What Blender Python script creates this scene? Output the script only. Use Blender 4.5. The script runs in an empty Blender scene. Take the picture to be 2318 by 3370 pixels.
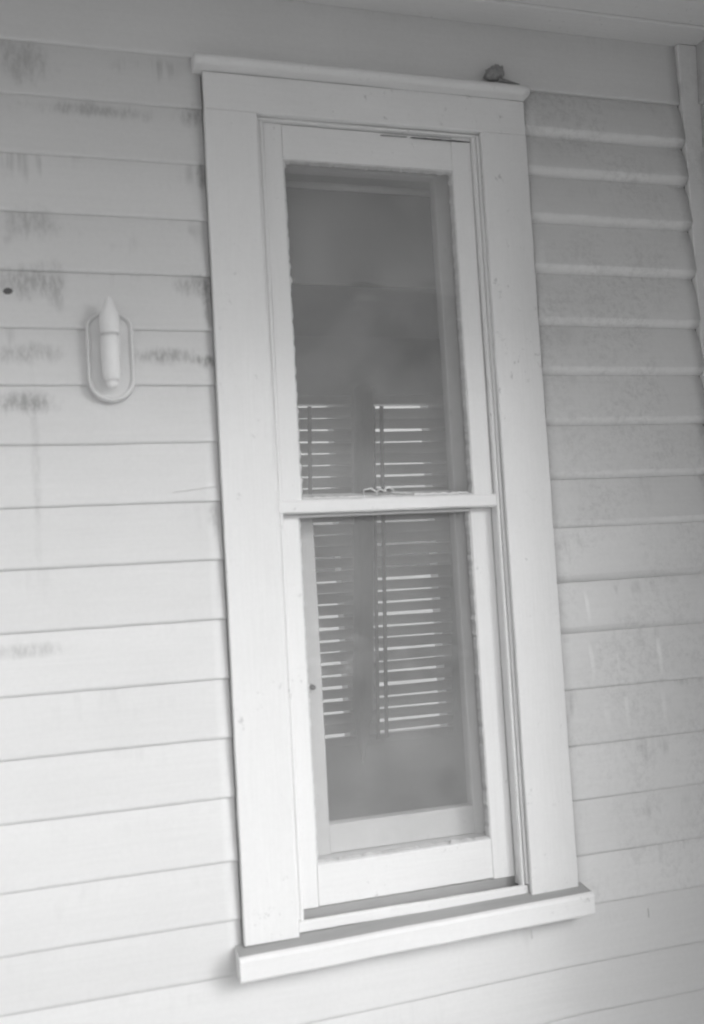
import bpy, bmesh, math, random
from mathutils import Vector, Matrix, noise
random.seed(7)
R = math.radians
sc = bpy.context.scene
C = sc.collection

# ------------------------------------------------------------------ camera
cam_d = bpy.data.cameras.new('camera'); cam = bpy.data.objects.new('camera', cam_d); C.objects.link(cam)
cam_d.sensor_fit = 'VERTICAL'; cam_d.sensor_height = 36.0; cam_d.sensor_width = 24.75
cam_d.lens = 33.97; cam_d.clip_start = 0.05; cam_d.clip_end = 3000
yaw, pit, rol = -0.2931, 0.0641, -0.0568
rot = Matrix.Rotation(R(90), 3, 'X') @ Matrix.Rotation(yaw, 3, 'Y') @ Matrix.Rotation(pit, 3, 'X') @ Matrix.Rotation(rol, 3, 'Z')
cam.matrix_world = Matrix.Translation((-0.3064, -1.8835, 1.6)) @ rot.to_4x4()
cam_d.dof.use_dof = True; cam_d.dof.focus_distance = 2.9; cam_d.dof.aperture_fstop = 2.5
sc.camera = cam

# ------------------------------------------------------------------ sky, sun, exposure
SUN_EL, SUN_AZ = R(20), R(29)          # azimuth: to the right of the wall's outward normal
w = bpy.data.worlds.new('World'); sc.world = w; w.use_nodes = True
nt = w.node_tree; nt.nodes.clear()
sky = nt.nodes.new('ShaderNodeTexSky'); sky.sky_type = 'NISHITA'; sky.sun_disc = False
sky.sun_elevation = SUN_EL; sky.sun_rotation = math.pi - SUN_AZ
sky.air_density = 1.5; sky.dust_density = 4.0
bw = nt.nodes.new('ShaderNodeRGBToBW'); bg = nt.nodes.new('ShaderNodeBackground'); wo = nt.nodes.new('ShaderNodeOutputWorld')
bg.inputs['Strength'].default_value = 0.15
nt.links.new(sky.outputs[0], bw.inputs[0]); nt.links.new(bw.outputs[0], bg.inputs['Color']); nt.links.new(bg.outputs[0], wo.inputs['Surface'])
sd = bpy.data.lights.new('sun', 'SUN'); sd.energy = 1.15; sd.angle = R(40); sd.color = (1, 1, 1)
so = bpy.data.objects.new('sun', sd); C.objects.link(so)
sdir = Vector((math.sin(SUN_AZ) * math.cos(SUN_EL), -math.cos(SUN_AZ) * math.cos(SUN_EL), math.sin(SUN_EL)))
so.rotation_euler = sdir.to_track_quat('Z', 'Y').to_euler(); so.location = (3, -6, 6)
vs = sc.view_settings; vs.view_transform = 'Standard'; vs.look = 'None'; vs.gamma = 1; vs.use_curve_mapping = False
vs.exposure = 0.62
cy = sc.cycles; cy.max_bounces = 7; cy.diffuse_bounces = 4; cy.glossy_bounces = 3; cy.transparent_max_bounces = 12; cy.transmission_bounces = 2; cy.caustics_reflective = False; cy.caustics_refractive = False

# ------------------------------------------------------------------ materials
class NT:
    def __init__(s, name):
        s.m = bpy.data.materials.new(name); s.m.use_nodes = True; s.t = s.m.node_tree; s.t.nodes.clear()
        s.out = s.n('ShaderNodeOutputMaterial'); s.pos = s.n('ShaderNodeNewGeometry').outputs['Position']
    def n(s, k, **kw):
        x = s.t.nodes.new(k)
        for a, b in kw.items(): setattr(x, a, b)
        return x
    def put(s, sock, v):
        if isinstance(v, (int, float)): sock.default_value = v
        elif isinstance(v, tuple): sock.default_value = v
        else: s.t.links.new(v, sock)
    def math(s, op, a, b=0.0, c=None, clamp=False):
        x = s.n('ShaderNodeMath', operation=op); x.use_clamp = clamp
        s.put(x.inputs[0], a); s.put(x.inputs[1], b)
        if c is not None: s.put(x.inputs[2], c)
        return x.outputs[0]
    def vmul(s, v, k, off=(0, 0, 0)):
        x = s.n('ShaderNodeVectorMath', operation='MULTIPLY_ADD'); s.put(x.inputs[0], v); x.inputs[1].default_value = k; x.inputs[2].default_value = off
        return x.outputs[0]
    def noise(s, v, scale, detail=3.0, rough=.55):
        x = s.n('ShaderNodeTexNoise'); s.put(x.inputs['Vector'], v); x.inputs['Scale'].default_value = scale
        x.inputs['Detail'].default_value = detail; x.inputs['Roughness'].default_value = rough
        return x.outputs['Fac']
    def ramp(s, v, a, b, lo=0.0, hi=1.0):
        x = s.n('ShaderNodeMapRange', interpolation_type='SMOOTHSTEP'); s.put(x.inputs[0], v)
        for i, q in enumerate((a, b, lo, hi)): x.inputs[i + 1].default_value = q
        return x.outputs[0]
    def mixv(s, f, a, b):      # float mix
        x = s.n('ShaderNodeMix', data_type='FLOAT'); s.put(x.inputs[0], f); s.put(x.inputs[2], a); s.put(x.inputs[3], b)
        return x.outputs[0]
    def xyz(s):
        x = s.n('ShaderNodeSeparateXYZ'); s.t.links.new(s.pos, x.inputs[0]); return x.outputs
    def rnd(s):
        return s.n('ShaderNodeObjectInfo').outputs['Random']
    def finish(s, col, rough=.6, bump=None, bstr=.3, bdist=.002, spec=.35):
        b = s.n('ShaderNodeBsdfPrincipled'); b.inputs['Specular IOR Level'].default_value = spec
        c = s.n('ShaderNodeCombineColor')
        for i in range(3): s.put(c.inputs[i], col)
        s.t.links.new(c.outputs[0], b.inputs['Base Color']); s.put(b.inputs['Roughness'], rough)
        if bump is not None:
            bp = s.n('ShaderNodeBump'); bp.inputs['Strength'].default_value = bstr; bp.inputs['Distance'].default_value = bdist
            s.put(bp.inputs['Height'], bump); s.t.links.new(bp.outputs[0], b.inputs['Normal'])
        s.t.links.new(b.outputs[0], s.out.inputs['Surface']); s.bsdf = b
        return s.m

def mat_plain(name, v, var=.08, scale=8, rough=.7, grain=(1, 1, 1)):
    t = NT(name); p = t.vmul(t.pos, grain)
    n = t.noise(p, scale); f = t.noise(p, scale * 9, 4)
    k = t.math('MULTIPLY_ADD', n, 2 * var, 1 - var); k2 = t.math('MULTIPLY_ADD', f, var, 1 - var / 2)
    return t.finish(t.math('MULTIPLY', t.math('MULTIPLY', k, k2), v), rough, f)

def mat_trim(name, v, along):
    """old white house paint on trim: brush grain along the wood, worn specks and hairline flaking"""
    t = NT(name); g = {'x': (.06, 1, 1), 'z': (1, 1, .06)}[along]
    gr = t.noise(t.vmul(t.pos, g), 160, 3); big = t.noise(t.pos, 4.5, 3); fin = t.noise(t.pos, 130, 4, .65)
    k = t.math('MULTIPLY_ADD', big, .10, .95); k = t.math('MULTIPLY', k, t.math('MULTIPLY_ADD', gr, .07, .965))
    k = t.math('MULTIPLY', k, t.math('MULTIPLY_ADD', fin, .07, .965))
    patch = t.ramp(t.noise(t.pos, 9, 4, .6), .50, .64)
    chip = t.math('MULTIPLY', t.ramp(t.noise(t.vmul(t.pos, (.7, 1, .55), (3, 1, 7)), 95, 4, .7), .60, .70), patch)
    k = t.math('MULTIPLY', k, t.math('MULTIPLY_ADD', chip, -.26, 1))
    h = gr
    return t.finish(t.math('MULTIPLY', k, v), .55, h, .25, .0015)

def mat_siding(name, v, spots, mildew, runs=(), streak=.2, lit_lip=0):
    """painted clapboard: grain, rain streaks of grime hanging from parts of the laps, mildew patches"""
    t = NT(name); x, y, z = t.xyz()
    uv = t.n('ShaderNodeUVMap').outputs[0]; sp = t.n('ShaderNodeSeparateXYZ'); t.t.links.new(uv, sp.inputs[0]); vv = sp.outputs[1]   # 0 at the lap above, 1 at the lower edge
    gr = t.noise(t.vmul(t.pos, (.05, 1, 1)), 140, 3); big = t.noise(t.pos, 3.0, 4); fin = t.noise(t.pos, 110, 4, .65)
    k = t.math('MULTIPLY_ADD', big, .14, .93); k = t.math('MULTIPLY', k, t.math('MULTIPLY_ADD', gr, .06, .97))
    k = t.math('MULTIPLY', k, t.math('MULTIPLY_ADD', fin, .09, .955))
    k = t.math('MULTIPLY', k, t.math('MULTIPLY_ADD', t.rnd(), .06, .97))
    # streaks
    col = t.noise(t.vmul(t.pos, (1, 1, .07)), 38, 3, .6); patch = t.noise(t.vmul(t.pos, (1, 1, 1.6), (5, 2, 1)), 5.5, 3)
    ln = t.math('MULTIPLY_ADD', t.noise(t.vmul(t.pos, (1, 0, .3)), 26, 2), 1.1, -.1)
    hang = t.ramp(t.math('SUBTRACT', ln, vv), -.12, .25)
    st = t.math('MULTIPLY', t.math('MULTIPLY', t.ramp(col, .46, .66), t.ramp(patch, .50, .64)), hang)
    k = t.math('MULTIPLY', k, t.math('MULTIPLY_ADD', st, -streak, 1))
    # mildew blotches that belong to this stretch of wall
    edge = t.noise(t.vmul(t.pos, (1, 1, .45)), 34, 5, .72)
    grit = t.ramp(t.noise(t.vmul(t.pos, (1, 1, .35)), 125, 4, .7), .36, .62, .35, 1.0)
    for (cx, cz, rx, rz, amt) in spots:
        dx = t.math('DIVIDE', t.math('SUBTRACT', x, cx), rx); dz = t.math('DIVIDE', t.math('SUBTRACT', z, cz), rz)
        d = t.math('SQRT', t.math('ADD', t.math('MULTIPLY', dx, dx), t.math('MULTIPLY', dz, dz)))
        d = t.math('ADD', d, t.math('MULTIPLY_ADD', edge, 2.2, -1.1))
        k = t.math('MULTIPLY', k, t.math('MULTIPLY_ADD', t.math('MULTIPLY', t.ramp(d, 1.40, .15), grit), -1.9 * amt, 1))
    if mildew:
        m = t.math('MULTIPLY', t.ramp(t.noise(t.pos, 75, 5, .75), .42, .66), t.ramp(t.noise(t.vmul(t.pos, (1, 1, .8), (1, 1, 4)), 6, 3), .38, .62))
        k = t.math('MULTIPLY', k, t.math('MULTIPLY_ADD', m, -mildew, 1))
    if lit_lip:     # lower edge painted brighter, as if lit by bounce from the ground
        k = t.math('MULTIPLY', k, t.math('MULTIPLY_ADD', t.ramp(t.math('MULTIPLY_ADD', edge, .10, vv), .90, .99), lit_lip, 1))
    # clean runs where water has washed the grime off
    for (cx, z0, z1, wd, amt) in runs:
        wob = t.math('MULTIPLY_ADD', t.noise(t.vmul(t.pos, (.2, 0, 1)), 20, 2), .008, -.004)
        dx = t.math('ABSOLUTE', t.math('SUBTRACT', t.math('ADD', x, wob), cx))
        body = t.math('MULTIPLY', t.ramp(dx, wd, wd * .3), t.math('MULTIPLY', t.ramp(z, z1, z1 - .03), t.ramp(z, z0 - .01, z0 + .06)))
        k = t.math('MULTIPLY', k, t.math('MULTIPLY_ADD', body, .62 * amt, 1))
    h = gr
    return t.finish(t.math('MULTIPLY', k, v), .62, h, .25, .0015)

def mat_glass(name, seed, dust_veil, f0=.04):
    t = NT(name)
    lw = t.n('ShaderNodeLayerWeight'); lw.inputs['Blend'].default_value = .5
    f = t.math('MULTIPLY_ADD', t.math('POWER', lw.outputs['Facing'], 5.0), .9, f0, clamp=True)
    gl = t.n('ShaderNodeBsdfGlossy'); gl.inputs['Roughness'].default_value = .04; gl.inputs['Color'].default_value = (1, 1, 1, 1)
    bp = t.n('ShaderNodeBump'); bp.inputs['Strength'].default_value = .35; bp.inputs['Distance'].default_value = .004
    t.t.links.new(t.noise(t.vmul(t.pos, (1, 1, 2.2), (seed, 0, seed)), 6, 1), bp.inputs['Height']); t.t.links.new(bp.outputs[0], gl.inputs['Normal'])
    tr = t.n('ShaderNodeBsdfTransparent'); df = t.n('ShaderNodeBsdfDiffuse'); df.inputs['Color'].default_value = (.75, .75, .75, 1)
    d = t.math('MULTIPLY_ADD', t.noise(t.pos, 7, 4), dust_veil * 1.2, dust_veil * .4)  # dust film plus a painted pale haze that lifts the dark panes
    spk = t.math('MULTIPLY', t.ramp(t.noise(t.vmul(t.pos, (1, 1, .6), (seed, seed, 0)), 42, 3, .6), .70, .78), .10)
    m1 = t.n('ShaderNodeMixShader'); t.put(m1.inputs[0], t.math('ADD', d, spk)); t.t.links.new(tr.outputs[0], m1.inputs[1]); t.t.links.new(df.outputs[0], m1.inputs[2])
    m2 = t.n('ShaderNodeMixShader'); t.put(m2.inputs[0], f); t.t.links.new(m1.outputs[0], m2.inputs[1]); t.t.links.new(gl.outputs[0], m2.inputs[2])
    t.t.links.new(m2.outputs[0], t.out.inputs['Surface'])
    return t.m

LEFT_SPOTS = [(-.362, 1.953, .055, .022, .24), (-.335, 2.295, .05, .030, .14), (-.36, 2.182, .06, .030, .18), (-.347, 1.82, .008, .15, .07),
              (-.04, 2.186, .040, .020, .24), (-.022, 2.036, .022, .014, .30), (-.10, 2.042, .060, .016, .22), (-.014, 2.40, .012, .035, .26),
              (-.022, 2.528, .025, .022, .22), (-.37, 1.494, .07, .012, .14), (-.22, 2.526, .12, .014, .16), (-.355, 2.046, .055, .018, .16),
              (-.35, 2.62, .05, .05, .16), (-.30, 2.176, .02, .05, .12), (-.01, 2.15, .012, .05, .18), (-.02, 1.73, .014, .03, .14)]
RIGHT_RUNS = [(.777, 1.457, 1.545, .006, .22), (.782, 1.335, 1.43, .007, .20), (.951, 1.33, 1.43, .007, .22), (.845, 1.34, 1.41, .004, .12), (.86, 1.215, 1.315, .006, .14),
              (.952, 1.215, 1.315, .008, .14), (.81, 1.23, 1.30, .010, .12)]
M = dict(
    trim_x=mat_trim('white_trim_paint_horizontal', .83, 'x'), trim_z=mat_trim('white_trim_paint_vertical', .83, 'z'),
    siding=mat_siding('white_clapboard_paint', .72, [], 0, streak=.05), siding_c=mat_siding('grimy_lit_lip_clapboard_paint', .70, [], .14, streak=.12, lit_lip=.24), siding_r=mat_siding('mildewed_clapboard_paint', .77, [], .12, RIGHT_RUNS),
    ceiling=mat_trim('soffit_paint', .8, 'x'), sheath=mat_plain('old_sheathing_wood', .16, .3, 6, .9, (.2, 1, 1)),
    putty=mat_plain('crumbling_putty', .66, .18, 40, .85), crack=mat_plain('dark_weathered_wood', .16, .3, 30, .95),
    sillwood=mat_plain('weathered_shaded_sill_paint', .40, .18, 26, .8, (.15, 1, 1)),  # sill tone darkened, shade on the sill top and under the sash painted in
    inner=mat_trim('interior_sash_paint', .80, 'z'), plaster=mat_plain('room_plaster', .62, .08, 3, .9), floor=mat_plain('room_floorboards', .25, .3, 10, .6, (.2, 1, 1)),
    slat=mat_plain('blind_slat_enamel', .80, .05, 10, .45), tape=mat_plain('ladder_tape_cloth', .16, .1, 60, .9), cloth=mat_plain('curtain_cloth', .85, .12, 30, .95, (3, 3, .2)),
    shade=mat_plain('roller_roller_shade_cloth', .13, .12, 14, .9), brass=mat_plain('latch_metal', .12, .2, 60, .4),
    lamp=mat_plain('lamp_enamel', .82, .05, 12, .38), lamp_plate=mat_plain('lamp_plate_paint', .76, .08, 20, .5), nest=mat_plain('dried_mud', .32, .4, 120, .98),
    stone=mat_plain('foundation_stone', .32, .2, 7, .9), ground=mat_plain('pale_gravel', .58, .3, 1.5, .95), roof=mat_plain('roof_felt', .10, .2, 8, .9),
    glass_u=mat_glass('wavy_upper_glass', 3.0, .19), glass_l=mat_glass('wavy_lower_glass', 9.0, .17), glass_i=mat_glass('inner_glass', 5.0, .01, .015),
)

# ------------------------------------------------------------------ mesh helpers
def link(name, me, mat, parent=None, smooth=False):
    o = bpy.data.objects.new(name, me); C.objects.link(o)
    if mat: me.materials.append(mat)
    if parent: o.parent = parent
    if smooth:
        for p in me.polygons: p.use_smooth = True
    return o
def bm_obj(name, bm, mat, parent=None, smooth=False):
    bmesh.ops.recalc_face_normals(bm, faces=bm.faces[:])
    me = bpy.data.meshes.new(name); bm.to_mesh(me); bm.free(); return link(name, me, mat, parent, smooth)
def thing(name, label, cat, loc=(0, 0, 0), group=None):
    o = bpy.data.objects.new(name, None); C.objects.link(o); o.location = loc; o.empty_display_size = .1
    o['label'] = label; o['category'] = cat; o['kind'] = 'thing'
    if group: o['group'] = group
    return o
def put(o, parent):            # parent while keeping world coordinates (all empties are unrotated)
    o.parent = parent; o.matrix_parent_inverse = Matrix.Translation(-Vector(parent.location)); return o
def nz(*p): return noise.noise(Vector(p))
_seed = [0]
def add_bar(bm, ax, lo, hi, bev=.0018, wob=.0006, step=.03):
    """chamfered timber between two corners, long axis ax, cut in steps with slightly uneven faces"""
    _seed[0] += 1; s = _seed[0] * 3.71
    a = 'xyz'.index(ax); b, c = [i for i in range(3) if i != a]
    L = hi[a] - lo[a]; n = max(1, min(120, int(L / step)))
    b0, b1, c0, c1 = lo[b], hi[b], lo[c], hi[c]; e = min(bev, (b1 - b0) * .3, (c1 - c0) * .3)
    prof = [(b0 + e, c0), (b1 - e, c0), (b1, c0 + e), (b1, c1 - e), (b1 - e, c1), (b0 + e, c1), (b0, c1 - e), (b0, c0 + e)]
    rings = []
    for i in range(n + 1):
        t = lo[a] + L * i / n; ring = []
        for j, (pb, pc) in enumerate(prof):
            v = [0, 0, 0]; v[a] = t
            v[b] = pb + wob * (nz(t * 3, s, 1) * 1.2 + .6 * nz(t * 22, s, j * .9)); v[c] = pc + wob * (nz(t * 3, s, 9) * 1.2 + .6 * nz(t * 22, s + 5, j * .9))
            ring.append(bm.verts.new(v))
        rings.append(ring)
    for i in range(n):
        for j in range(8):
            k = (j + 1) % 8; bm.faces.new((rings[i][j], rings[i][k], rings[i + 1][k], rings[i + 1][j]))
    bm.faces.new(rings[0][::-1]); bm.faces.new(rings[-1])
def bar(name, ax, lo, hi, mat, parent=None, **kw):
    bm = bmesh.new(); add_bar(bm, ax, lo, hi, **kw); o = bm_obj(name, bm, mat)
    if parent: put(o, parent)
    return o
def boxes(name, lst, mat, parent=None):
    bm = bmesh.new()
    for lo, hi in lst: add_bar(bm, 'x', lo, hi, bev=.001, wob=0, step=10)
    o = bm_obj(name, bm, mat)
    if parent: put(o, parent)
    return o
def sub(o, part):              # sub-part of a mesh part (part sits unmoved in its thing)
    o.parent = part; o.matrix_parent_inverse = part.matrix_basis.inverted() if False else Matrix.Translation(-Vector(part.parent.location)) @ Matrix.Translation(Vector(part.parent.location)); return o

# clapboard: profile swept along x (or along -y for the side wall)
def clap(name, a0, a1, edge, upper, mat, parent, to_world, step=.03, cove=0):
    _seed[0] += 1; s = _seed[0] * 2.13; bm = bmesh.new(); uvl = bm.loops.layers.uv.new('uv')
    n = max(2, int((a1 - a0) / step)); rings = []
    for i in range(n + 1):
        a = a0 + (a1 - a0) * i / n
        zb = edge(a) + .0012 * nz(a * 3.3, s, 0) + .0006 * nz(a * 30, s, 4); zt = upper(a) + .012; out = .0012 * nz(a * 2.1, s, 7)
        q = [(-.001, zt, 0.), (-.0068, zt - .012, 0.0), (-.0098, zb + (zt - zb) * .35, .65), (-.0120 + out, zb + .009, .93), (-.0124 + out, zb + .0055, .96), (-.0116 + out, zb + .0018, .98), (-.0098 + out, zb, 1.), (-.001, zb + .0005, 1.)]
        if cove:   # hollow-faced board with a heavier rounded lower edge
            h = zt - .012 - zb
            q = [(-.001, zt, 0.), (-.0015, zb + h, 0.)] + [(-.0015 - cove * c, zb + h * t, 1 - t) for c, t in ((.34, .84), (.58, .68), (.78, .50), (.92, .32))] + [(-.0015 - cove + out, zb + .0175, .85), (-.0008 - cove + out, zb + .0145, .90), (-.0030 - cove * .62 + out, zb + .0075, .94), (-.0040 - cove * .28, zb + .0022, .97), (-.0035, zb, .99), (-.001, zb, 1.)]
        rings.append([(bm.verts.new(to_world(a, y, z)), v) for (y, z, v) in q])
    m = len(rings[0])
    for i in range(n):
        for j in range(m):
            k = (j + 1) % m
            qd = [rings[i][j], rings[i][k], rings[i + 1][k], rings[i + 1][j]]
            f = bm.faces.new([v for v, _ in qd]); f.smooth = 1 <= j <= m - 3
            for lp, (_, v) in zip(f.loops, qd): lp[uvl].uv = (0, v)
    bm.faces.new([v for v, _ in rings[0]][::-1]); bm.faces.new([v for v, _ in rings[-1]])
    o = bm_obj(name, bm, mat); put(o, parent); return o

# ------------------------------------------------------------------ ground and porch setting
def structure(o): o['kind'] = 'structure'; return o
bm = bmesh.new(); n = 40
vsg = [[bm.verts.new((x, y, 0)) for x in (-1500, -40, -8, 0, 8, 40, 1500)] for y in (-1500, -40, -8, 0, 8, 40, 1500)]
for i in range(6):
    for j in range(6): bm.faces.new((vsg[i][j], vsg[i][j + 1], vsg[i + 1][j + 1], vsg[i + 1][j]))
structure(bm_obj('ground', bm, M['ground']))

# ------------------------------------------------------------------ house wall with clapboards
XL, XR, ZT = -3.2, 1.118, 2.797
OX0, OX1, OZ0, OZ1 = .100, .596, .905, 2.540          # rough opening
wall = thing('house_wall', 'white clapboard house wall around the tall sash window', 'wall', (0, 0, 0))
boxes('sheathing', [((XL, 0, .18), (OX0, .14, ZT)), ((OX1, 0, .18), (1.6, .14, ZT)), ((OX0, 0, OZ1), (OX1, .14, ZT)), ((OX0, 0, .18), (OX1, .14, OZ0))], M['sheath'], wall)
boxes('foundation', [((XL, -.03, -.02), (1.16, .14, .179))], M['stone'], wall)
ROWS = [(2.651, 2.6535), (2.545, 2.550), (2.430, 2.459), (2.316, 2.3527), (2.2025, 2.238), (2.093, 2.121), (1.9845, 2.011), (1.872, 1.899), (1.756, 1.780), (1.6425, 1.674),
        (1.527, 1.5555), (1.413, 1.444), (1.3005, 1.325), (1.1875, 1.207), (1.067, 1.093), (.958, .977), (.857, .874), (.742, .756), (.630, .6555)]
while ROWS[-1][0] > .25: ROWS.append((ROWS[-1][0] - .113, ROWS[-1][1] - .1145))
def edge_fn(i):
    if i < 0: return lambda a: ZT - .001
    l, r = ROWS[i]
    def f(a):
        t = min(1, max(0, a / .70)); return l + (r - l) * t
    return f
idw = lambda a, y, z: (a, y, z)
CX0, CX1 = -.005, .703                                 # outer edges of the casing
for i in range(len(ROWS)):
    e, u = edge_fn(i), edge_fn(i - 1)
    zt = ROWS[i - 1][0] if i else ZT
    if i == 0 or ROWS[i][1] < .88:                     # runs past the window unbroken
        jx = {0: None}.get(i, .30 + .9 * ((i * 7) % 5) / 5 - .9)
        if i == 0: clap('siding_board', -1.15, XR - .001, e, u, M['siding'], wall, idw); clap('siding_board', XL, -1.152, e, u, M['siding'], wall, idw)
        elif i == 16:
            clap('siding_board', XL, CX0 - .0015, e, u, M['siding'], wall, idw); clap('siding_board', CX1 + .0015, XR - .001, e, u, M['siding_r'], wall, idw)
        else:
            jx = -.7 - .2 * (i % 3)
            clap('siding_board', XL, jx - .001, e, u, M['siding'], wall, idw); clap('siding_board', jx + .001, XR - .001, e, u, M['siding'], wall, idw)
    else:
        jx = -.75 - .33 * ((i * 3) % 5)
        clap('siding_board', XL, jx - .001, e, u, M['siding'], wall, idw)
        z_lo, z_hi = ROWS[i][0] - .03, ROWS[i - 1][0] + .03; mine = [q for q in LEFT_SPOTS if z_lo < q[1] + q[3] and q[1] - q[3] < z_hi]
        clap('siding_board', jx + .001, CX0 - .0018, e, u, mat_siding('stained_clapboard_paint', .72, mine, 0, streak=.26 if i < 8 else .05) if mine else M['siding'], wall, idw)
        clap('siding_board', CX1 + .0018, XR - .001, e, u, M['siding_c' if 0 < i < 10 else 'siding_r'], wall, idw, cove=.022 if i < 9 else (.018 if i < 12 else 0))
bar('corner_board', 'z', (XR, -.020, .18), (1.1715, -.001, ZT - .001), M['siding_r'], wall)
bar('corner_board', 'z', (XL - .09, -.024, .18), (XL - .001, .02, ZT - .001), M['trim_z'], wall)
# knot hole, and the split in the board beside the fitting
bm = bmesh.new(); bmesh.ops.create_icosphere(bm, subdivisions=2, radius=1)
for v in bm.verts: v.co = Vector((-.386 + v.co.x * .0095, -.0085 + v.co.y * .003, 2.1625 + v.co.z * .006)) + .002 * Vector((nz(*(v.co * 2)), 0, nz(*(v.co * 3))))
put(bm_obj('knot', bm, M['crack'], smooth=True), wall)
def crack(name, pts, wd, parent, mat='crack', depth=.0012):
    bm = bmesh.new(); prev = None
    for i, (x, y, z) in enumerate(pts):
        wv = wd * (.55 + .8 * abs(nz(x * 60, z * 60, 3))) * (0.35 if i in (0, len(pts) - 1) else 1)
        r = [bm.verts.new((x, y, z + wv)), bm.verts.new((x, y - depth, z)), bm.verts.new((x, y, z - wv)), bm.verts.new((x, y + .002, z))]
        if prev:
            for j in range(4): bm.faces.new((prev[j], prev[(j + 1) % 4], r[(j + 1) % 4], r[j]))
        else: bm.faces.new(r)
        prev = r
    bm.faces.new(prev[::-1]); o = bm_obj(name, bm, M[mat]); put(o, parent); return o
def wl(x0, x1, z0, z1, y0, y1, n=26, amp=.002, sd=0): return [(x0 + (x1 - x0) * i / n, y0 + (y1 - y0) * i / n, z0 + (z1 - z0) * i / n + amp * nz(i * .45, sd, 2)) for i in range(n + 1)]
crack('split', wl(-.158, -.010, 2.078, 2.083, -.0052, -.0048, sd=3, amp=.004), .0012, wall)
crack('split', wl(-.40, -.25, 2.052, 2.066, -.0072, -.0062, sd=8, amp=.004), .0008, wall)
crack('split', wl(-.10, -.012, 1.776, 1.785, -.0128, -.0120, sd=5, amp=.001), .0004, wall, 'putty')

for tx, tz in ((.594, .848), (.872, .848)):
    crack('split', [(tx + .0016 * nz(k * .8, tx, 1), -.0133, tz + .00001 - .0025 * k) for k in range(9)], .0009, wall, 'putty')
# ------------------------------------------------------------------ side wall that closes the corner on the right
SD = 0.63
side = thing('side_wall', 'clapboard side wall coming forward at the right hand corner', 'wall', (1.153, 0, 0))
boxes('sheathing', [((1.176, -SD, .18), (1.30, -.0005, ZT))], M['sheath'], side)
boxes('foundation', [((1.181, -SD, -.02), (1.30, -.031, .179))], M['stone'], side)
tw = lambda a, y, z: (1.1745 + y, -a, z)
for i in range(len(ROWS)):
    e = lambda a, i=i: ROWS[i][1]; u = (lambda a, i=i: ROWS[i - 1][1]) if i else (lambda a: ZT - .001)
    clap('siding_board', .0208, SD - .001, e, u, M['siding_r'], side, tw, .1)
bar('corner_board', 'z', (1.155, -SD - .10, .18), (1.31, -SD - .001, ZT - .001), M['trim_z'], side)

# ------------------------------------------------------------------ soffit
RD = 1.85
eave = thing('soffit', 'painted plank soffit overhanging the top of the wall', 'soffit', (0, 0, 2.8))
y = .0; k = 0
while y > -RD:
    wd = .088; bar('plank', 'x', (XL - .4, max(-RD, y - wd), 2.7975 + .0006 * (k % 2)), (2.4, y - (.0 if k == 0 else .003), 2.818), M['ceiling'], eave, bev=.004, wob=.0007, step=.06); y -= wd; k += 1
boxes('roof_deck', [((XL - .4, -RD, 2.8195), (2.4, 2.6, 2.90))], M['roof'], eave)
bar('fascia', 'x', (XL - .4, -RD - .025, 2.77), (2.4, -RD - .001, 2.93), M['trim_x'], eave, step=.2)

# ------------------------------------------------------------------ the window
win = thing('sash_window', 'tall narrow sash window with white casing, sill and flaking putty', 'window', (.349, 0, .87))
YC = -.0255
bar('side_casing', 'z', (CX0, YC, .9135), (.101, -.0005, 2.5395), M['trim_z'], win, wob=.001)
bar('side_casing', 'z', (.5945, YC, .9155), (CX1, -.0005, 2.5395), M['trim_z'], win, wob=.001)
bar('head_casing', 'x', (CX0 + .001, YC + .0005, 2.5402), (CX1 - .001, -.0005, 2.6185), M['trim_x'], win, wob=.001)
# drip cap: sloped top, rounded nose
bm = bmesh.new(); prof = [(-.001, 2.6190), (-.050, 2.6185), (-.056, 2.6215), (-.059, 2.628), (-.057, 2.635), (-.050, 2.640), (-.020, 2.648), (-.012, 2.6485), (-.001, 2.6485)]
rings = []
for i in range(40):
    x = -.0235 + (.7035 + .0235) * i / 39
    rings.append([bm.verts.new((x, y_ + .0008 * nz(x * 14, y_ * 90, 1), z_ + .0012 * nz(x * 5, 2, z_ * 30))) for y_, z_ in prof])
for a, b in zip(rings, rings[1:]):
    for j in range(len(prof)):
        f = bm.faces.new((a[j], a[(j + 1) % len(prof)], b[(j + 1) % len(prof)], b[j])); f.smooth = 1 <= j <= 5
bm.faces.new(rings[0]); bm.faces.new(rings[-1][::-1])
put(bm_obj('drip_cap', bm, M['trim_x']), win)
# jamb lining and stops
bar('side_jamb', 'z', (.1012, -.012, .94), (.1075, .150, 2.534), M['trim_z'], win)
bar('side_jamb', 'z', (.5885, -.016, .94), (.5942, .150, 2.534), M['trim_z'], win)
bar('head_jamb', 'x', (.1013, -.0115, 2.5342), (.5941, .150, 2.5392), M['trim_x'], win)
bar('stop_bead', 'z', (.1077, -.0085, .935), (.1165, .0500, 2.5335), M['trim_z'], win, bev=.003)
bar('stop_bead', 'z', (.5800, -.0110, .935), (.5883, .0500, 2.5335), M['trim_z'], win, bev=.003)
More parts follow.
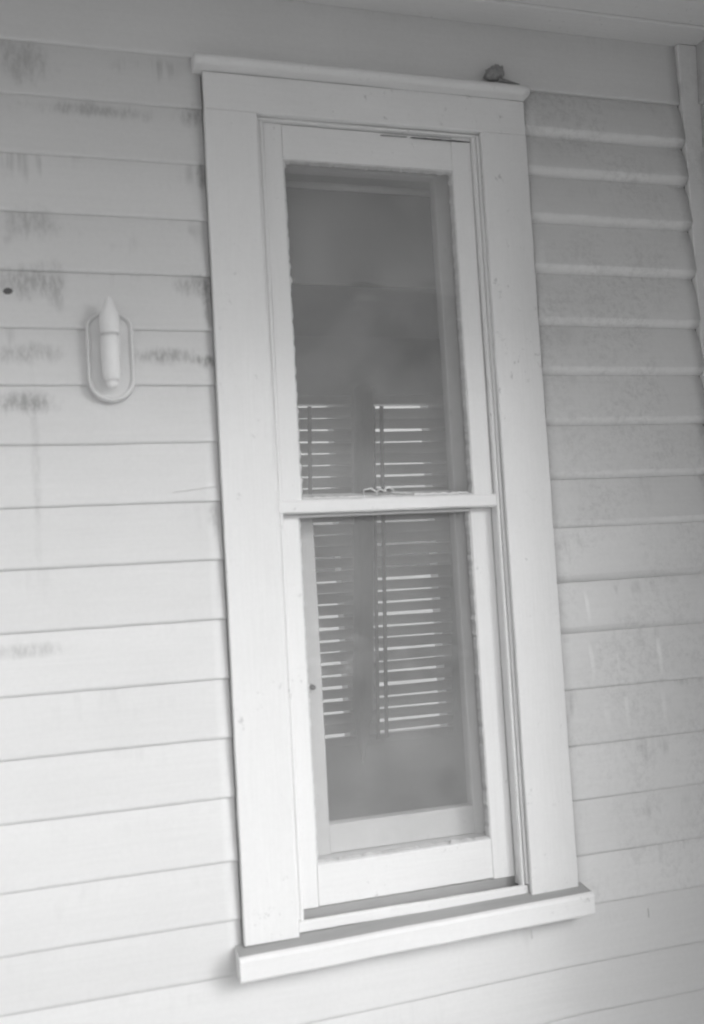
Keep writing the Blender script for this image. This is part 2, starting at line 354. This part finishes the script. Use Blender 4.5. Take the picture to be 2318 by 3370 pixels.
# sill: front nosing with a sloped top
bm = bmesh.new(); rings = []
sprof = [(-.062, .868), (-.0645, .8715), (-.065, .905), (-.062, .9105), (-.055, .9125), (.0, .9195), (.055, .928), (.055, .888), (-.012, .868)]
for i in range(46):
    x = -.021 + (.7155 + .021) * i / 45; dz = .006 * (x - .35) / .35
    rings.append([bm.verts.new((x, y_ + .0012 * nz(x * 9, z_ * 40, 5), z_ + dz + .0010 * nz(x * 7, y_ * 40, 3))) for y_, z_ in sprof])
for a, b in zip(rings, rings[1:]):
    for j in range(len(sprof)): f = bm.faces.new((a[j], a[(j + 1) % 9], b[(j + 1) % 9], b[j])); f.material_index = 1 if j in (4, 5) else 0
bm.faces.new(rings[0]); bm.faces.new(rings[-1][::-1])
sill = put(bm_obj('sill', bm, M['trim_x']), win); sill.data.materials.append(M['sillwood'])
bar('sill_strip', 'x', (.1045, -.014, .9165), (.592, -.003, .9370), M['trim_x'], win, bev=.002, wob=.0012)
bar('sub_sill', 'x', (.108, .021, .9180), (.588, .075, .9492), M['sillwood'], win, wob=.001)  # dark paint stands in for the shaded gap under the sash

def putty(name, x0, x1, z0, z1, yf, yg, wd, parent, sides='LRTB', amp=.0028):
    """glazing putty: sloped bead from the sash face down to the glass with a ragged inner edge"""
    bm = bmesh.new(); _seed[0] += 1; s = _seed[0]
    for sd in sides:
        horiz = sd in 'TB'; a0, a1 = (x0, x1) if horiz else (z0, z1); n = int((a1 - a0) / .006); prev = None
        for i in range(n + 1):
            a = a0 + (a1 - a0) * i / n
            w_ = wd + amp * 1.5 * nz(a * 70, s, ord(sd)) + amp * nz(a * 190, s, ord(sd) + 3); w_ = max(.0025, w_); bu = .001 * nz(a * 90, s, 77)
            pts = [(-.003, yf + .0012), (w_ * .35, yf + .002 + bu), (w_, yg - .0008), (w_, yg + .001), (-.003, yg + .001)]
            r = []
            for d, yy in pts:
                if sd == 'L': co = (x0 + d, yy, a)
                elif sd == 'R': co = (x1 - d, yy, a)
                elif sd == 'B': co = (a, yy, z0 + d)
                else: co = (a, yy, z1 - d)
                r.append(bm.verts.new(co))
            if prev:
                for j in range(5): bm.faces.new((prev[j], prev[(j + 1) % 5], r[(j + 1) % 5], r[j]))
            else: bm.faces.new(r)
            prev = r
        bm.faces.new(prev[::-1])
    return bm_obj(name, bm, M['putty'])
def sash(name, x0, x1, z0, z1, gx0, gx1, gz0, gz1, yf, yb, mat_s, mat_r, glass, bottom_rail=True, label=None):
    """name > (stiles and rails as one frame mesh) + glass_pane"""
    bm = bmesh.new()
    add_bar(bm, 'z', (x0, yf, z0), (gx0, yb, z1), bev=.002, wob=.0009); add_bar(bm, 'z', (gx1, yf, z0), (x1, yb, z1), bev=.002, wob=.0009)
    fr = put(bm_obj(name, bm, mat_s), win)
    o = bar('top_rail', 'x', (gx0 + .0003, yf + .0006, gz1), (gx1 - .0003, yb - .0006, z1 - .0006), mat_r, wob=.0009); o.parent = fr
    if bottom_rail:
        o = bar('bottom_rail', 'x', (gx0 + .0003, yf + .0006, z0 + .0006), (gx1 - .0003, yb - .0006, gz0), mat_r, wob=.0009); o.parent = fr
    ym = yf + .012
    o = boxes('glass_pane', [((gx0 - .004, ym, gz0 - .004), (gx1 + .004, ym + .003, gz1 + .004))], glass); o.parent = fr
    if label: fr['label'] = label
    return fr
# outer sashes: sash parts keep their mesh in world coordinates relative to the window's base
def rebase(part):
    for ch in part.children: ch.matrix_parent_inverse = Matrix.Identity(4)
up = sash('upper_sash', .1168, .5795, 1.7275, 2.5337, .1575, .5335, 1.7545, 2.4600, .000, .034, M['trim_z'], M['trim_x'], M['glass_u'], bottom_rail=False)
o = bar('meeting_rail', 'x', (.1085, -.010, 1.7270), (.5800, .030, 1.7535), M['trim_x'], wob=.0014, bev=.003); o.parent = up
o = putty('glazing_putty', .1575, .5335, 1.7545, 2.4600, .000, .012, .0055, up); o.parent = up
lo = sash('lower_sash', .1172, .5792, .9500, 1.7262, .1535, .5290, 1.0310, 1.7200, .016, .048, M['trim_z'], M['trim_x'], M['glass_l'])
o = putty('glazing_putty', .1535, .5290, 1.0310, 1.7200, .016, .028, .0055, lo, 'LRB'); o.parent = lo
# gap above the upper sash where the joint has opened, and flaked spots in the paint
o = crack('gap', wl(.372, .432, 2.5262, 2.5268, -.0008, -.0008, n=10, amp=.0006, sd=1), .0012, win)
o = crack('gap', wl(.440, .5785, 2.5262, 2.5262, -.0012, -.0012, n=20, amp=.0007, sd=2), .0024, win)
# curls of peeling putty standing on the meeting rail
bm = bmesh.new()
def ribbon(bm, pts, wd, th=.0012):
    prev = None
    for (x, y, z) in pts:
        r = [bm.verts.new((x, y - wd, z)), bm.verts.new((x, y - wd, z + th)), bm.verts.new((x, y + wd, z + th)), bm.verts.new((x, y + wd, z))]
        if prev:
            for j in range(4): bm.faces.new((prev[j], prev[(j + 1) % 4], r[(j + 1) % 4], r[j]))
        else: bm.faces.new(r)
        prev = r
    bm.faces.new(prev[::-1])
for cx, rr, a0, a1 in ((.302, .0115, 20, 215), (.328, .009, 10, 200), (.345, .0105, 20, 175)):
    ribbon(bm, [(cx + rr * math.cos(R(a)) * (1.15 + .5 * nz(a * .03, cx * 40, 0)), .004 + .003 * nz(a * .02, cx, 4), 1.7585 + rr * (.35 + (.9 + .5 * nz(a * .025, cx * 30, 8)) * math.sin(R(a)))) for a in range(a0, a1, 12)], .0034, .0026)
ribbon(bm, [(.35 + .045 * i / 14, .004, 1.7605 + .0035 * nz(i * .6, 3, 1) + .004 * (1 - i / 14)) for i in range(15)], .0025)
ribbon(bm, [(.40 + .12 * i / 20, .003, 1.7570 + .0025 * nz(i * .5, 7, 1)) for i in range(21)], .0035, .003)
ribbon(bm, [(.16 + .13 * i / 20, .003, 1.7560 + .0020 * nz(i * .5, 2, 1)) for i in range(21)], .0035, .002)
o = bm_obj('peeling_putty', bm, M['trim_x']); o.parent = up
# inner pair of sashes
iu = sash('inner_upper_sash', .118, .5780, 1.7535, 2.5335, .160, .5235, 1.772, 2.4790, .082, .112, M['inner'], M['inner'], M['glass_i'])
il = sash('inner_lower_sash', .118, .5785, 1.0300, 1.7525, .1995, .5205, 1.0890, 1.7380, .079, .110, M['inner'], M['inner'], M['glass_i'])
bar('inner_stool', 'x', (.1085, .052, 1.0100), (.5880, .118, 1.0285), M['inner'], win, bev=.004)
bar('inner_apron', 'x', (.1085, .090, .9290), (.5880, .118, 1.0090), M['inner'], win)
bm = bmesh.new(); bmesh.ops.create_cone(bm, cap_ends=True, segments=16, radius1=.006, radius2=.005, depth=.014, matrix=Matrix.Translation((.178, .0725, 1.372)) @ Matrix.Rotation(R(90), 4, 'X'))
o = bm_obj('latch_knob', bm, M['brass'], smooth=True); o.parent = il

# ------------------------------------------------------------------ clump on the drip cap
bm = bmesh.new(); bmesh.ops.create_icosphere(bm, subdivisions=4, radius=1)
for v in bm.verts:
    p = v.co.copy(); d = 1 + .16 * nz(*(p * 2.2)) + .12 * nz(*(p * 5)) + .08 * nz(*(p * 11))
    v.co = Vector((.632 + p.x * d * .022 + .008 * p.z, -.033 + p.y * d * .014, 2.6660 + p.z * d * (.023 if p.z > 0 else .014)))
for i in range(9):
    t = i / 8; q = Vector((.644 + .044 * t, -.036, 2.655 - .006 * t)); bmesh.ops.create_icosphere(bm, subdivisions=1, radius=.006 * (1 - .55 * t), matrix=Matrix.Translation(q))
o = bm_obj('mud_nest', bm, M['nest'], smooth=True); o['label'] = 'small dark crumbly clump sitting on the window head near its right end'; o['category'] = 'nest'

# ------------------------------------------------------------------ fitting on the wall left of the window
lamp = thing('wall_lamp', 'small white candle shaped lamp on a rounded plate left of the window', 'lamp', (-.205, -.012, 1.95))
def stadium(w_, z0, z1, n=20, rt=None):
    r = w_ / 2; pts = []
    for i in range(n + 1):
        a = math.pi + math.pi * i / n; pts.append((r * math.cos(a), z0 + r + r * math.sin(a)))
    h = (rt or .62)
    for i in range(n + 1):
        a = math.pi * i / n; pts.append((r * math.cos(a), z1 - r * h + r * h * math.sin(a)))
    return pts
cx = -.2055; bm = bmesh.new(); base = stadium(.088, 1.951, 2.125); cz = 2.038
lv = [(1.0, -.004), (1.0, -.022), (.965, -.0275), (.90, -.0285), (.84, -.0255), (.80, -.0215)]; rings = []
for k_, yy in lv: rings.append([bm.verts.new((cx + px * k_ + .0, yy, cz + (pz - cz) * (1 - (1 - k_) * .5))) for px, pz in base])
for a, b in zip(rings, rings[1:]):
    for j in range(len(base)): f = bm.faces.new((a[j], a[(j + 1) % len(base)], b[(j + 1) % len(base)], b[j])); f.smooth = True
bm.faces.new(rings[-1]); bm.faces.new(rings[0][::-1])
put(bm_obj('backplate', bm, M['lamp_plate']), lamp)
def lathe(name, prof, c, mat, seg=28, tilt=0):
    bm = bmesh.new(); rings = []
    for r_, z_ in prof: rings.append([bm.verts.new((c[0] + r_ * math.cos(2 * math.pi * i / seg), c[1] + r_ * math.sin(2 * math.pi * i / seg), z_)) for i in range(seg)])
    for a, b in zip(rings, rings[1:]):
        for j in range(seg): f = bm.faces.new((a[j], a[(j + 1) % seg], b[(j + 1) % seg], b[j])); f.smooth = True
    bm.faces.new(rings[0][::-1]); bm.faces.new(rings[-1]); return put(bm_obj(name, bm, mat), lamp)
lc = (-.2060, -.046)
lathe('candle_tube', [(.006, 1.986), (.012, 1.9865), (.0145, 1.990), (.0165, 1.996), (.0175, 2.006), (.0180, 2.040), (.0180, 2.066), (.0165, 2.0705)], lc, M['lamp'])
lathe('collar', [(.0150, 2.0706), (.0155, 2.0716), (.0155, 2.0738), (.0150, 2.0746)], lc, M['putty'])
lathe('flame_shade', [(.0165, 2.0747), (.0178, 2.078), (.0186, 2.090), (.0186, 2.104), (.0176, 2.113), (.0140, 2.123), (.0090, 2.134), (.0050, 2.143), (.0025, 2.148), (.0008, 2.1495)], lc, M['lamp'])
lathe('bottom_cap', [(.003, 1.972), (.008, 1.974), (.011, 1.979), (.0115, 1.9858)], lc, M['lamp'])
for zz in (2.056, 1.998): bar('bracket', 'y', (-.212, -.040, zz - .005), (-.200, -.022, zz + .005), M['lamp_plate'], lamp)

# ------------------------------------------------------------------ the room behind the glass
RX0, RX1, RY0, RY1 = -1.3, 2.5, .141, 2.35
def st(name, lst, mat): structure(boxes(name, lst, mat))
st('room_floor', [((RX0, RY0, .30), (RX1, RY1 + .1, .40))], M['floor'])
st('room_ceiling', [((RX0, RY0, 2.70), (RX1, RY1 + .1, 2.79))], M['plaster'])
st('room_left_wall', [((RX0 - .1, RY0, .3), (RX0, RY1 + .1, 2.79))], M['plaster'])
st('room_right_wall', [((RX1, RY0, .3), (RX1 + .1, RY1 + .1, 2.79))], M['plaster'])
st('room_front_wall', [((RX0, .142, .4), (.09, .155, 2.7)), ((.605, .142, .4), (RX1, .155, 2.7)), ((.09, .142, 2.545), (.605, .155, 2.7)), ((.09, .142, .4), (.605, .155, .92))], M['plaster'])
WZ0, WZ1 = .86, 2.42; A0, A1, B0, B1 = .55, .905, 1.04, 1.375
st('room_back_wall', [((RX0, RY1, .4), (A0, RY1 + .1, 2.7)), ((B1, RY1, .4), (RX1, RY1 + .1, 2.7)), ((A1, RY1, WZ0), (B0, RY1 + .1, WZ1)), ((A0, RY1, .4), (B1, RY1 + .1, WZ0)), ((A0, RY1, WZ1), (B1, RY1 + .1, 2.7))], M['plaster'])
sh = thing('roller_shade', 'dark roller shade with a pale rod behind the top of the upper pane', 'shade', (.36, .19, 2.26))
boxes('shade_cloth', [((.10, .196, 2.258), (.66, .198, 2.49))], M['shade'], sh)
bm = bmesh.new(); bmesh.ops.create_cone(bm, cap_ends=True, segments=20, radius1=.0085, radius2=.0085, depth=.62, matrix=Matrix.Translation((.38, .187, 2.487)) @ Matrix.Rotation(R(90), 4, 'Y'))
put(bm_obj('rod', bm, M['slat'], smooth=True), sh)
# venetian blinds in the far windows: every slat its own part, hanging a little askew
def slat_mesh(wd):
    bm = bmesh.new(); n = 6; prev = None
    pr = [(-.024, -.003), (-.012, .0005), (0, .002), (.012, .0005), (.024, -.003)]
    for i in range(n + 1):
        x = -wd / 2 + wd * i / n
        r = [bm.verts.new((x, a, b + .0012)) for a, b in pr] + [bm.verts.new((x, a, b)) for a, b in pr[::-1]]
        if prev:
            for j in range(10): f = bm.faces.new((prev[j], prev[(j + 1) % 10], r[(j + 1) % 10], r[j]))
        else: bm.faces.new(r)
        prev = r
    bm.faces.new(prev[::-1]); bmesh.ops.recalc_face_normals(bm, faces=bm.faces[:])
    me = bpy.data.meshes.new('slat'); bm.to_mesh(me); bm.free(); me.materials.append(M['slat']); return me
def blind(x0, x1, ztop, zbot, label, cords):
    b = thing('venetian_blind', label, 'blind', ((x0 + x1) / 2, 2.30, zbot), 'venetian blinds in the far windows')
    me = slat_mesh(x1 - x0); n = int((ztop - zbot) / .0525); rnd = random.Random(int(x0 * 100))
    sx = lambda z: .045 * (z - 1.6)
    for i in range(n + 1):
        z = zbot + .0525 * i; o = bpy.data.objects.new('slat', me); C.objects.link(o); o.parent = b
        o.location = (sx(z) + rnd.uniform(-.004, .004), 0, z - zbot + rnd.uniform(-.004, .004)); o.rotation_euler = (R(-65 + rnd.uniform(-9, 8)), R(rnd.uniform(-.6, .6)), 0)
    for c in cords:
        bm = bmesh.new(); zs = [zbot + (ztop - zbot) * i / 8 for i in range(9)]; prev = None
        for z in zs:
            xx = (x0 + x1) / 2 + c + sx(z); r = [bm.verts.new((xx + a, 2.272 + bb, z)) for a, bb in ((-.009, -.001), (.009, -.001), (.009, .001), (-.009, .001))]
            if prev:
                for j in range(4): bm.faces.new((prev[j], prev[(j + 1) % 4], r[(j + 1) % 4], r[j]))
            else: bm.faces.new(r)
            prev = r
        bm.faces.new(prev[::-1]); put(bm_obj('ladder_tape', bm, M['tape']), b)
    o = bar('head_rail', 'x', (x0 + sx(ztop), 2.275, ztop + .01), (x1 + sx(ztop), 2.33, ztop + .05), M['slat'], b)
blind(.50, .945, 2.36, .865, 'left venetian blind across the room, partly hidden behind the inner sash', (.02,))
blind(1.00, 1.415, 2.36, .862, 'right venetian blind across the room, wider in view, with cloth tapes', (-.125, -.165))
bm = bmesh.new(); prev = None
for i in range(31):
    z = .77 + (2.44 - .77) * i / 30; wd = .042 * min(1, (i + .3) / 4.5); r = []
    for j in range(16):
        a = 2 * math.pi * j / 16; k_ = 1 + .22 * math.sin(3 * a + z * .6)
        r.append(bm.verts.new((.972 + .06 * (z - 1.6) + wd * k_ * math.cos(a), 2.235 + wd * .6 * k_ * math.sin(a), z)))
    if prev:
        for j in range(16): f = bm.faces.new((prev[j], prev[(j + 1) % 16], r[(j + 1) % 16], r[j])); f.smooth = True
    else: bm.faces.new(r[::-1])
    prev = r
bm.faces.new(prev)
o = bm_obj('gathered_curtain', bm, M['cloth']); o['label'] = 'narrow gathered curtain tapering to a point between the two blinds'; o['category'] = 'curtain'

# ------------------------------------------------------------------ unseen belt of trees added behind the viewer to darken the pane reflections
rt = random.Random(3); bm = bmesh.new()
for i in range(9):
    az = R(9 + 20 * i / 8 + rt.uniform(-1, 1)); d = rt.uniform(13, 15); bx, by = d * math.sin(az), -d * math.cos(az); H = rt.uniform(6.4, 6.9); cr = rt.uniform(1.5, 2.1)
    prev = None
    for j in range(5):
        t = j / 4; r = [bm.verts.new((bx + .25 * nz(i, t * 2, 1) + .16 * (1 - .7 * t) * math.cos(a), by + .16 * (1 - .7 * t) * math.sin(a), H * .75 * t)) for a in (0, 1.26, 2.51, 3.77, 5.03)]
        if prev:
            for k_ in range(5): bm.faces.new((prev[k_], prev[(k_ + 1) % 5], r[(k_ + 1) % 5], r[k_]))
        prev = r
    nv = len(bm.verts); bmesh.ops.create_icosphere(bm, subdivisions=3, radius=1); bm.verts.ensure_lookup_table()
    for v in bm.verts[nv:]: v.co = Vector((bx + v.co.x * cr * .78, by + v.co.y * cr * .78, H * .50 + v.co.z * H * .44)) + Vector((nz(*(v.co * 3)), nz(*(v.co * 3.3)), nz(*(v.co * 2.7)))) * .35
    for j in range(900):
        u = Vector((rt.gauss(0, 1), rt.gauss(0, 1), rt.gauss(0, 1))).normalized(); rad = rt.uniform(.45, 1) * (1 + .25 * nz(*(u * 2 + Vector((i, 0, 0)))))
        c = Vector((bx, by, H * .52)) + Vector((u.x * cr * rad, u.y * cr * rad, u.z * H * .47 * rad)); e1 = Vector((rt.gauss(0, 1), rt.gauss(0, 1), rt.gauss(0, 1))).normalized(); e2 = e1.orthogonal().normalized(); sz = rt.uniform(.12, .3)
        bm.faces.new([bm.verts.new(c + e1 * sz * a + e2 * sz * .6 * b) for a, b in ((-1, 0), (0, -1), (1, 0), (0, 1))])
o = bm_obj('added_tree_belt', bm, mat_plain('foliage', .11, .3, 2, .8)); o['kind'] = 'stuff'; o['label'] = 'added belt of leafy trees out of view, keeping bright sky out of the pane reflections'; o['category'] = 'trees'
